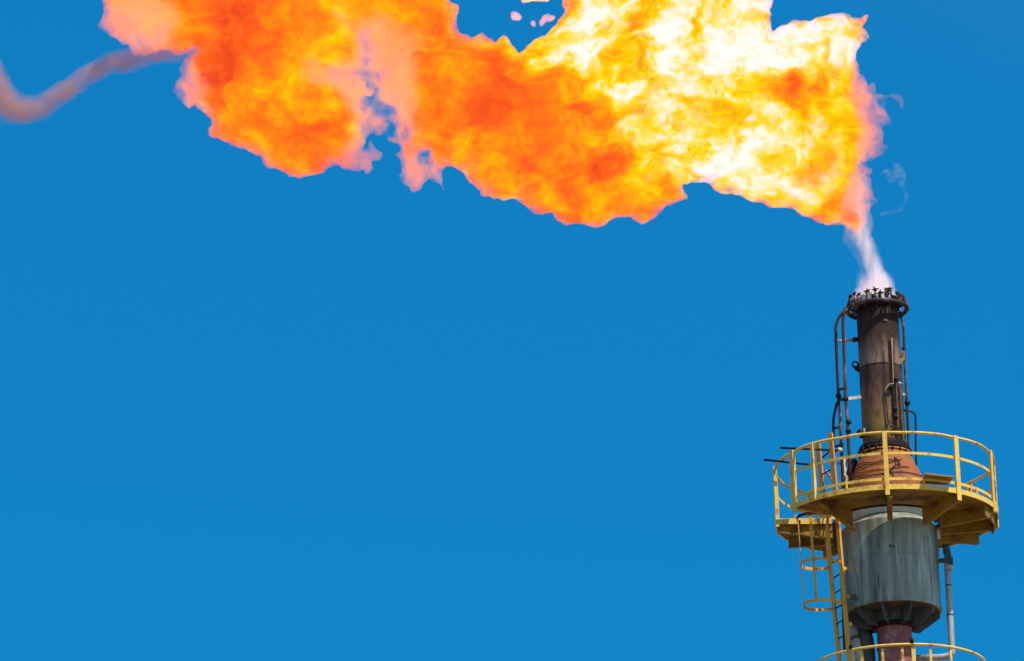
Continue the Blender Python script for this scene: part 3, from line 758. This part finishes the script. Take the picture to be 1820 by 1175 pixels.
def build_flame():
    h = 0.037
    pts = np.array(W2(OUT))
    xs = np.arange(pts[:, 0].min() - 0.25, pts[:, 0].max() + 0.25, h)
    zs = np.arange(pts[:, 1].min() - 0.25, pts[:, 1].max() + 0.25, h)
    ys = np.arange(-2.5, 2.5, 0.055)
    X, Z = np.meshgrid(xs, zs, indexing='ij')
    d = poly_sdf(W2(OUT), X, Z)
    thick = disc_map(X, Z, [(680, 160, 110, 150, 0.75), (740, 300, 60, 40, 0.35), (240, 50, 80, 60, 0.5), (1560, 230, 60, 160, 0.45), (1530, 370, 40, 60, 0.4), (660, 270, 60, 40, 0.4), (1180, 120, 260, 170, 1.7)], 1.25)
    slope = disc_map(X, Z, [(680, 160, 110, 150, 0.68), (1560, 230, 60, 160, 0.8), (240, 50, 110, 80, 0.7), (320, 150, 60, 80, 0.8), (1380, 360, 160, 40, 0.9), (1200, 340, 60, 40, 0.8)], 0.9)
    D = d[:, None, :]
    n1 = value_noise(xs, ys, zs, 1.3, 1); n2 = value_noise(xs, ys, zs, 0.62, 2)
    n3 = value_noise(xs, ys, zs, 0.30, 3); n4 = value_noise(xs, ys, zs, 0.15, 4); n5 = value_noise(xs, ys, zs, 0.085, 5)
    wispy = disc_map(X, Z, [(690, 170, 110, 160, 0.35), (1555, 230, 45, 180, 0.8), (1600, 180, 25, 25, 0.0), (240, 60, 110, 90, 0.8)], 0.0)[:, None, :]
    Dn = D + wispy * (0.05 * n3 + 0.07 * n4 + 0.05 * n5) + 0.035 * n3 + 0.038 * n4 + 0.03 * n5 + 0.03 * n2 * np.clip(D / 0.3, 0, 1)
    H = thick[:, None, :] * np.tanh(np.maximum(Dn, -0.3) * slope[:, None, :] / thick[:, None, :])
    lump = (0.30 * n1 + 0.24 * np.abs(n2) + 0.12 * n3) * np.clip(D / 0.5, 0, 1)
    yc = 0.35 * value_noise(xs, ys, zs, 2.8, 9)
    f = np.abs(ys[None, :, None] - yc) - H - lump
    f = np.where(Dn < 0, np.maximum(f, -Dn), f).astype(np.float32)
    f[0], f[-1] = 1, 1; f[:, 0], f[:, -1] = 1, 1; f[:, :, 0], f[:, :, -1] = 1, 1
    return surface_nets(f, xs, ys, zs)

def rel(x, y, Y=0.0): return tuple(P(x, y, Y) - FO)

def flame_material():
    """Optically thin luminous gas: density and heat vary through the body; hot parts glow white, cool parts orange."""
    n = Nodes('burning_gas'); c = n.coord()
    big = n.vec('SUBTRACT', n.noise(c, 0.75, 4, 0.55, color=True), (0.5, 0.5, 0.5))
    cw = n.vec('MULTIPLY_ADD', big, (1.5, 1.5, 1.5), c)
    def spot(x, y, rx, ry):
        s = n.vec('MULTIPLY', n.vec('SUBTRACT', cw, rel(x, y)), (PXM / rx, 0.25, PXM / ry))
        return n.rng(n.vec('LENGTH', s), 0.45, 1.35, 1.0, 0.0, True)
    heat = 0.35
    for x, y, rx, ry, v in ((1200, 60, 300, 160, 0.44), (1200, 250, 190, 100, 0.38), (1430, 110, 140, 90, 0.40), (1350, 300, 160, 75, 0.42), (1230, 150, 130, 110, 0.16),
                            (1115, 105, 55, 55, -0.14), (1262, 120, 45, 45, -0.12), (1290, 250, 60, 40, -0.22), (1410, 180, 18, 46, -0.26), (1490, 250, 60, 90, 0.14),
                            (920, 220, 140, 85, -0.12), (1050, 280, 110, 80, -0.13), (420, 60, 85, 115, -0.24), (400, 140, 45, 60, -0.16), (406, 66, 14, 12, -0.3), (366, 137, 12, 10, -0.3), (412, 150, 10, 9, -0.25), (900, 195, 70, 45, -0.12), (560, 285, 120, 35, -0.08), (1000, 130, 70, 50, 0.22), (1020, 200, 60, 60, 0.1),
                            (590, 60, 80, 100, 0.14), (840, 280, 60, 50, 0.20), (950, 335, 90, 35, 0.06), (650, 190, 80, 80, 0.14), (1180, 330, 60, 40, 0.12), (1440, 350, 60, 40, 0.12)):
        heat = n.math('MULTIPLY_ADD', spot(x, y, rx, ry), v, heat)
    amp = n.rng(heat, 0.2, 0.9, 1.15, 2.3)
    flow = n.vec('MULTIPLY', n.vec('MULTIPLY_ADD', big, (0.7, 0.7, 0.7), c), (0.78, 1.0, 1.0))   # billows drawn out along the wind
    nz = n.noise(flow, 1.55, 7, 0.60, 0.75)
    heat = n.math('ADD', n.math('MULTIPLY', n.math('SUBTRACT', nz, 0.5), amp), heat)
    nf = n.noise(flow, 5.4, 5, 0.64, 1.2)
    heat = n.math('ADD', n.math('MULTIPLY', n.math('SUBTRACT', nf, 0.5), n.math('MULTIPLY', amp, 0.58)), heat)
    col = n.ramp(heat, [(0.0, (0.50, 0.075, 0.014)), (0.15, (0.60, 0.12, 0.014)), (0.34, (0.85, 0.235, 0.010)), (0.53, (1.0, 0.44, 0.005)),
                        (0.67, (1.0, 0.68, 0.001)), (0.79, (1.0, 0.78, 0.004)), (0.86, (1.0, 0.87, 0.25)), (0.94, (1.0, 0.96, 0.80)), (1.0, (1.0, 1.0, 0.95))])
    dens = 7.5
    for x, y, rx, ry, v in ((1200, 170, 330, 210, 3.0), (480, 200, 140, 120, -1.0), (690, 165, 85, 130, -5.4), (640, 60, 50, 50, -3.6), (735, 305, 70, 50, -6.0), (235, 50, 100, 80, -5.6), (320, 150, 50, 80, -4.8), (1570, 230, 65, 190, -8.6), (1535, 350, 48, 70, -6.2), (670, 290, 50, 40, -5.0), (600, 150, 60, 50, -4.0), (860, 60, 60, 50, -3.5)):
        dens = n.math('MULTIPLY_ADD', spot(x, y, rx, ry), v, dens)
    dens = n.math('MAXIMUM', dens, 2.3)
    thin = n.rng(dens, 2.3, 5.2, 1.0, 0.0)
    dens = n.math('MULTIPLY', dens, n.math('MULTIPLY_ADD', spot(1590, 240, 65, 200), -0.5, 1.0))
    col = n.mix(n.math('MULTIPLY', thin, 0.6), col, (0.92, 0.48, 0.25))
    col = n.vec('MULTIPLY', col, (1.75, 1.0, 1.0))
    wn_ = n.noise(n.vec('MULTIPLY_ADD', big, (0.4, 0.4, 0.4), c), 2.8, 7, 0.68, 0.8)
    dens = n.math('MULTIPLY', dens, n.rng(wn_, n.math('MULTIPLY_ADD', spot(1570, 230, 80, 200), 0.07, n.math('MULTIPLY_ADD', thin, 0.02, 0.31)), 0.60, 0.02, 1.5))
    # soft gaps where the gas has burnt out
    sm = n.vec('SUBTRACT', n.noise(c, 3.0, 4, 0.6, color=True), (0.5, 0.5, 0.5))
    ch = n.vec('MULTIPLY_ADD', sm, (0.75, 0.75, 0.75), c)
    for x, y, rx, ry in ((648, 44, 34, 50), (604, 122, 52, 38), (642, 118, 56, 34), (664, 172, 24, 36), (752, 273, 28, 26), (696, 229, 14, 24)):
        sv = n.vec('MULTIPLY', n.vec('SUBTRACT', ch, rel(x, y)), (PXM / rx, 0.1, PXM / ry))
        dens = n.math('MULTIPLY', dens, n.rng(n.vec('LENGTH', sv), 0.5, 1.25, 0.0, 1.0, True))
    em = n.new('ShaderNodeEmission'); n.put(em.inputs['Color'], col)
    n.put(em.inputs['Strength'], dens)
    ab = n.new('ShaderNodeVolumeAbsorption'); n.put(ab.inputs['Color'], (0, 0, 0, 1)); n.put(ab.inputs['Density'], dens)
    add = n.new('ShaderNodeAddShader')
    n.t.links.new(em.outputs[0], add.inputs[0]); n.t.links.new(ab.outputs[0], add.inputs[1])
    n.t.links.new(add.outputs[0], n.out.inputs['Volume'])
    n.m.cycles.volume_step_rate = 0.08
    return n.m

M['flame'] = flame_material()
V, Fq = build_flame()
flame = hull('flame', V, Fq, M['flame'], FO)
thing(flame, 'huge orange and white-hot flame blowing left from the stack mouth', 'flame')

# ------------------------------------------------------------------ wisps, steam and smoke
def capsule_field(caps, amp, cells, h, seed, flat=0.85):
    """Union of tapered capsules (px, py, Y, r_px) strung along paths, roughened by noise."""
    paths = [[(P(x, y, Y), r / PXM) for x, y, Y, r in path] for path in caps]
    allp = [(p, r) for q in paths for p, r in q]
    lo = [min(p[i] - r for p, r in allp) - 0.25 for i in range(3)]; hi = [max(p[i] + r for p, r in allp) + 0.25 for i in range(3)]
    xs, ys, zs = [np.arange(a, b, h) for a, b in zip(lo, hi)]
    X, Y, Z = np.meshgrid(xs, ys, zs, indexing='ij')
    f = np.full(X.shape, 9.0, np.float32)
    for q in paths:
        for (p0, r0), (p1, r1) in zip(q[:-1], q[1:]):
            e = p1 - p0
            t = np.clip(((X - p0.x) * e.x + (Y - p0.y) * e.y + (Z - p0.z) * e.z) / (e.length_squared + 1e-9), 0, 1)
            d = np.sqrt((X - p0.x - t * e.x) ** 2 + ((Y - p0.y - t * e.y) / flat) ** 2 + (Z - p0.z - t * e.z) ** 2) - (r0 + (r1 - r0) * t)
            f = np.minimum(f, d)
    for k, cs in enumerate(cells):
        f = f + amp * (0.6 ** k) * value_noise(xs, ys, zs, cs, seed + k)
    f[0], f[-1] = 1, 1; f[:, 0], f[:, -1] = 1, 1; f[:, :, 0], f[:, :, -1] = 1, 1
    return surface_nets(f, xs, ys, zs)

def puff_material(name, color, dens, glow, glow_col, scale, lo, hi, absorb=(0.5, 0.5, 0.5), rate=0.15, axis=None, origin=None, warp=0.25, stretch=(1, 1, 1)):
    n = Nodes(name); c = n.coord()
    fall = None
    if axis:                                  # density thins from the plume's axis outwards
        w = n.vec('SUBTRACT', n.noise(c, 3.0, 4, 0.6, color=True), (0.5, 0.5, 0.5))
        cw = n.vec('MULTIPLY_ADD', w, (warp, warp, warp), c)
        for (x, y, Y, r, k) in axis:
            q = P(x, y, Y) - origin
            f = n.rng(n.math('MULTIPLY', n.vec('LENGTH', n.vec('SUBTRACT', cw, tuple(q))), PXM / r), 0.15, 1.0, k, 0.0, True)
            fall = f if fall is None else n.math('SMOOTH_MAX', fall, f, 0.15)
    v = n.new('ShaderNodeVolumePrincipled')
    k = n.rng(n.noise(n.vec('MULTIPLY', c, stretch), scale, 5, 0.6, 0.6), lo, hi, 0.08, 1.4)
    if fall is not None: k = n.math('MULTIPLY', k, fall)
    n.put(v.inputs['Color'], (*color, 1)); n.put(v.inputs['Absorption Color'], (*absorb, 1))
    n.put(v.inputs['Density'], n.math('MULTIPLY', k, dens))
    n.put(v.inputs['Anisotropy'], 0.0)
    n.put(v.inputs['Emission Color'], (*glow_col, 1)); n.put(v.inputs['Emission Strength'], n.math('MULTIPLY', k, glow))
    n.t.links.new(v.outputs[0], n.out.inputs['Volume'])
    n.m.cycles.volume_step_rate = rate
    return n.m

def dense_path(pts, step):
    """Points every few pixels along (px, py, Y, r, k) stations."""
    out = []
    for a, b in zip(pts[:-1], pts[1:]):
        L = math.hypot(b[0] - a[0], b[1] - a[1]); m = max(1, int(L / step))
        out += [tuple(u + (v - u) * i / m for u, v in zip(a, b)) for i in range(m)]
    return out + [pts[-1]]
def plume(name, pts, matargs, step, hull_k, amp, cells, h, seed, origin, extra=()):
    M[name] = puff_material(*matargs[:8], **matargs[8], axis=dense_path(pts, step), origin=origin)
    caps = [[(x, y, Y, r * hull_k) for x, y, Y, r, k in pts]] + list(extra)
    return capsule_field(caps, amp, cells, h, seed)

so = P(1556, 520)
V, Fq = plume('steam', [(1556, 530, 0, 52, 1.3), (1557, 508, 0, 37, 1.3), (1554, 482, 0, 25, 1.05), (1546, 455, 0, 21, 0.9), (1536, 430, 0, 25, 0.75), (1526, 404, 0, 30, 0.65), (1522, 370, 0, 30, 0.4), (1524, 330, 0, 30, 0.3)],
             ('steam', (0.96, 0.84, 0.86), 5.6, 0.95, (1.0, 0.60, 0.58), 7.0, 0.36, 0.62, dict(rate=0.1, warp=0.16, stretch=(1.0, 1.0, 0.28))), 9, 0.85, 0.05, (0.3, 0.15, 0.08), 0.035, 40, so,  # pink emission added to the steam in place of scattered flame light
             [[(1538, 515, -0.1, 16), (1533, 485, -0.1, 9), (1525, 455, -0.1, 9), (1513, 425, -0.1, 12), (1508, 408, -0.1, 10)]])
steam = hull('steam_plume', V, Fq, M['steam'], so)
thing(steam, 'pale pinkish jet of steam rising from the stack mouth into the flame', 'steam')

mo = P(60, 190)
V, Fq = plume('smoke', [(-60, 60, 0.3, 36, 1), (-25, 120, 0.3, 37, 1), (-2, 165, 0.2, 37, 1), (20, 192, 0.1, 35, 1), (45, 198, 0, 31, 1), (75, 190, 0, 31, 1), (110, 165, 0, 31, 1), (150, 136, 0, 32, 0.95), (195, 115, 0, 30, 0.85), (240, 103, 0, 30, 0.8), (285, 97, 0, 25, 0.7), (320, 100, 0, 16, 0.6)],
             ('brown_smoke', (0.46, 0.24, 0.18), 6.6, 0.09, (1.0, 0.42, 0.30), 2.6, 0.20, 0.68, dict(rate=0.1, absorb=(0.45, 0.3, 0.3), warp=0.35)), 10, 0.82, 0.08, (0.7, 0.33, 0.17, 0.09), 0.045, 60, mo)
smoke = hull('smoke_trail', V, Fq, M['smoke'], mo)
thing(smoke, 'thin brownish smoke trail curling away past the left end of the flame', 'smoke')

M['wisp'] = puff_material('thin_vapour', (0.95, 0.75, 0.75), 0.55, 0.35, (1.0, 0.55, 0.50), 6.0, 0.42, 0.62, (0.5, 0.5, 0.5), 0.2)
V, Fq = capsule_field([[(1564, 310, 0, 5), (1575, 306, 0, 9), (1586, 322, 0, 7)], [(1588, 285, 0, 6), (1596, 300, 0, 9), (1603, 330, 0, 6), (1611, 350, 0, 4), (1604, 372, 0, 5), (1585, 378, 0, 5), (1566, 382, 0, 4)]], 0.05, (0.25, 0.12, 0.07), 0.025, 80)
wisp = hull('vapour_wisp', V, Fq, M['wisp'], P(1590, 320))
thing(wisp, 'faint pink ring-shaped wisp of vapour hanging right of the flame root', 'vapour')

M['fleck'] = puff_material('burning_fleck', (0.6, 0.25, 0.2), 3.0, 7.0, (1.0, 0.36, 0.22), 5.0, 0.25, 0.62, (0.3, 0.2, 0.2), 0.2)
M['fleck_hot'] = puff_material('burning_fleck_hot', (0.9, 0.5, 0.2), 4.0, 8.0, (1.0, 0.52, 0.06), 5.0, 0.25, 0.62, (0.3, 0.2, 0.1), 0.2)
for k, (path, mt, lab) in enumerate((
        ([[(918, -30, 0, 22), (935, -8, 0, 14), (950, -8, 0, 14), (970, -6, 0, 10)]], 'fleck_hot', 'large detached yellow flame scrap cut by the top edge of the picture'),
        ([[(914, 29, 0, 7), (920, 31, 0, 6)]], 'fleck', 'small pink fleck of burning gas, leftmost in the blue notch of the flame'),
        ([[(947, 42, 0, 4.5), (950, 45, 0, 4.5)]], 'fleck', 'tiny pink fleck of burning gas, lowest and middle one in the blue notch'),
        ([[(962, 44, 0, 4), (968, 34, 0, 6), (980, 32, 0, 6)]], 'fleck', 'pink fleck of burning gas close beside the yellow flame edge at the notch'))):
    V, Fq = capsule_field(path, 0.035, (0.15, 0.08), 0.02, 100 + 7 * k)
    o = hull('flame_fleck', V, Fq, M[mt], P(*path[0][0][:2]))
    thing(o, lab, 'flame fleck', 'detached scraps of flame')
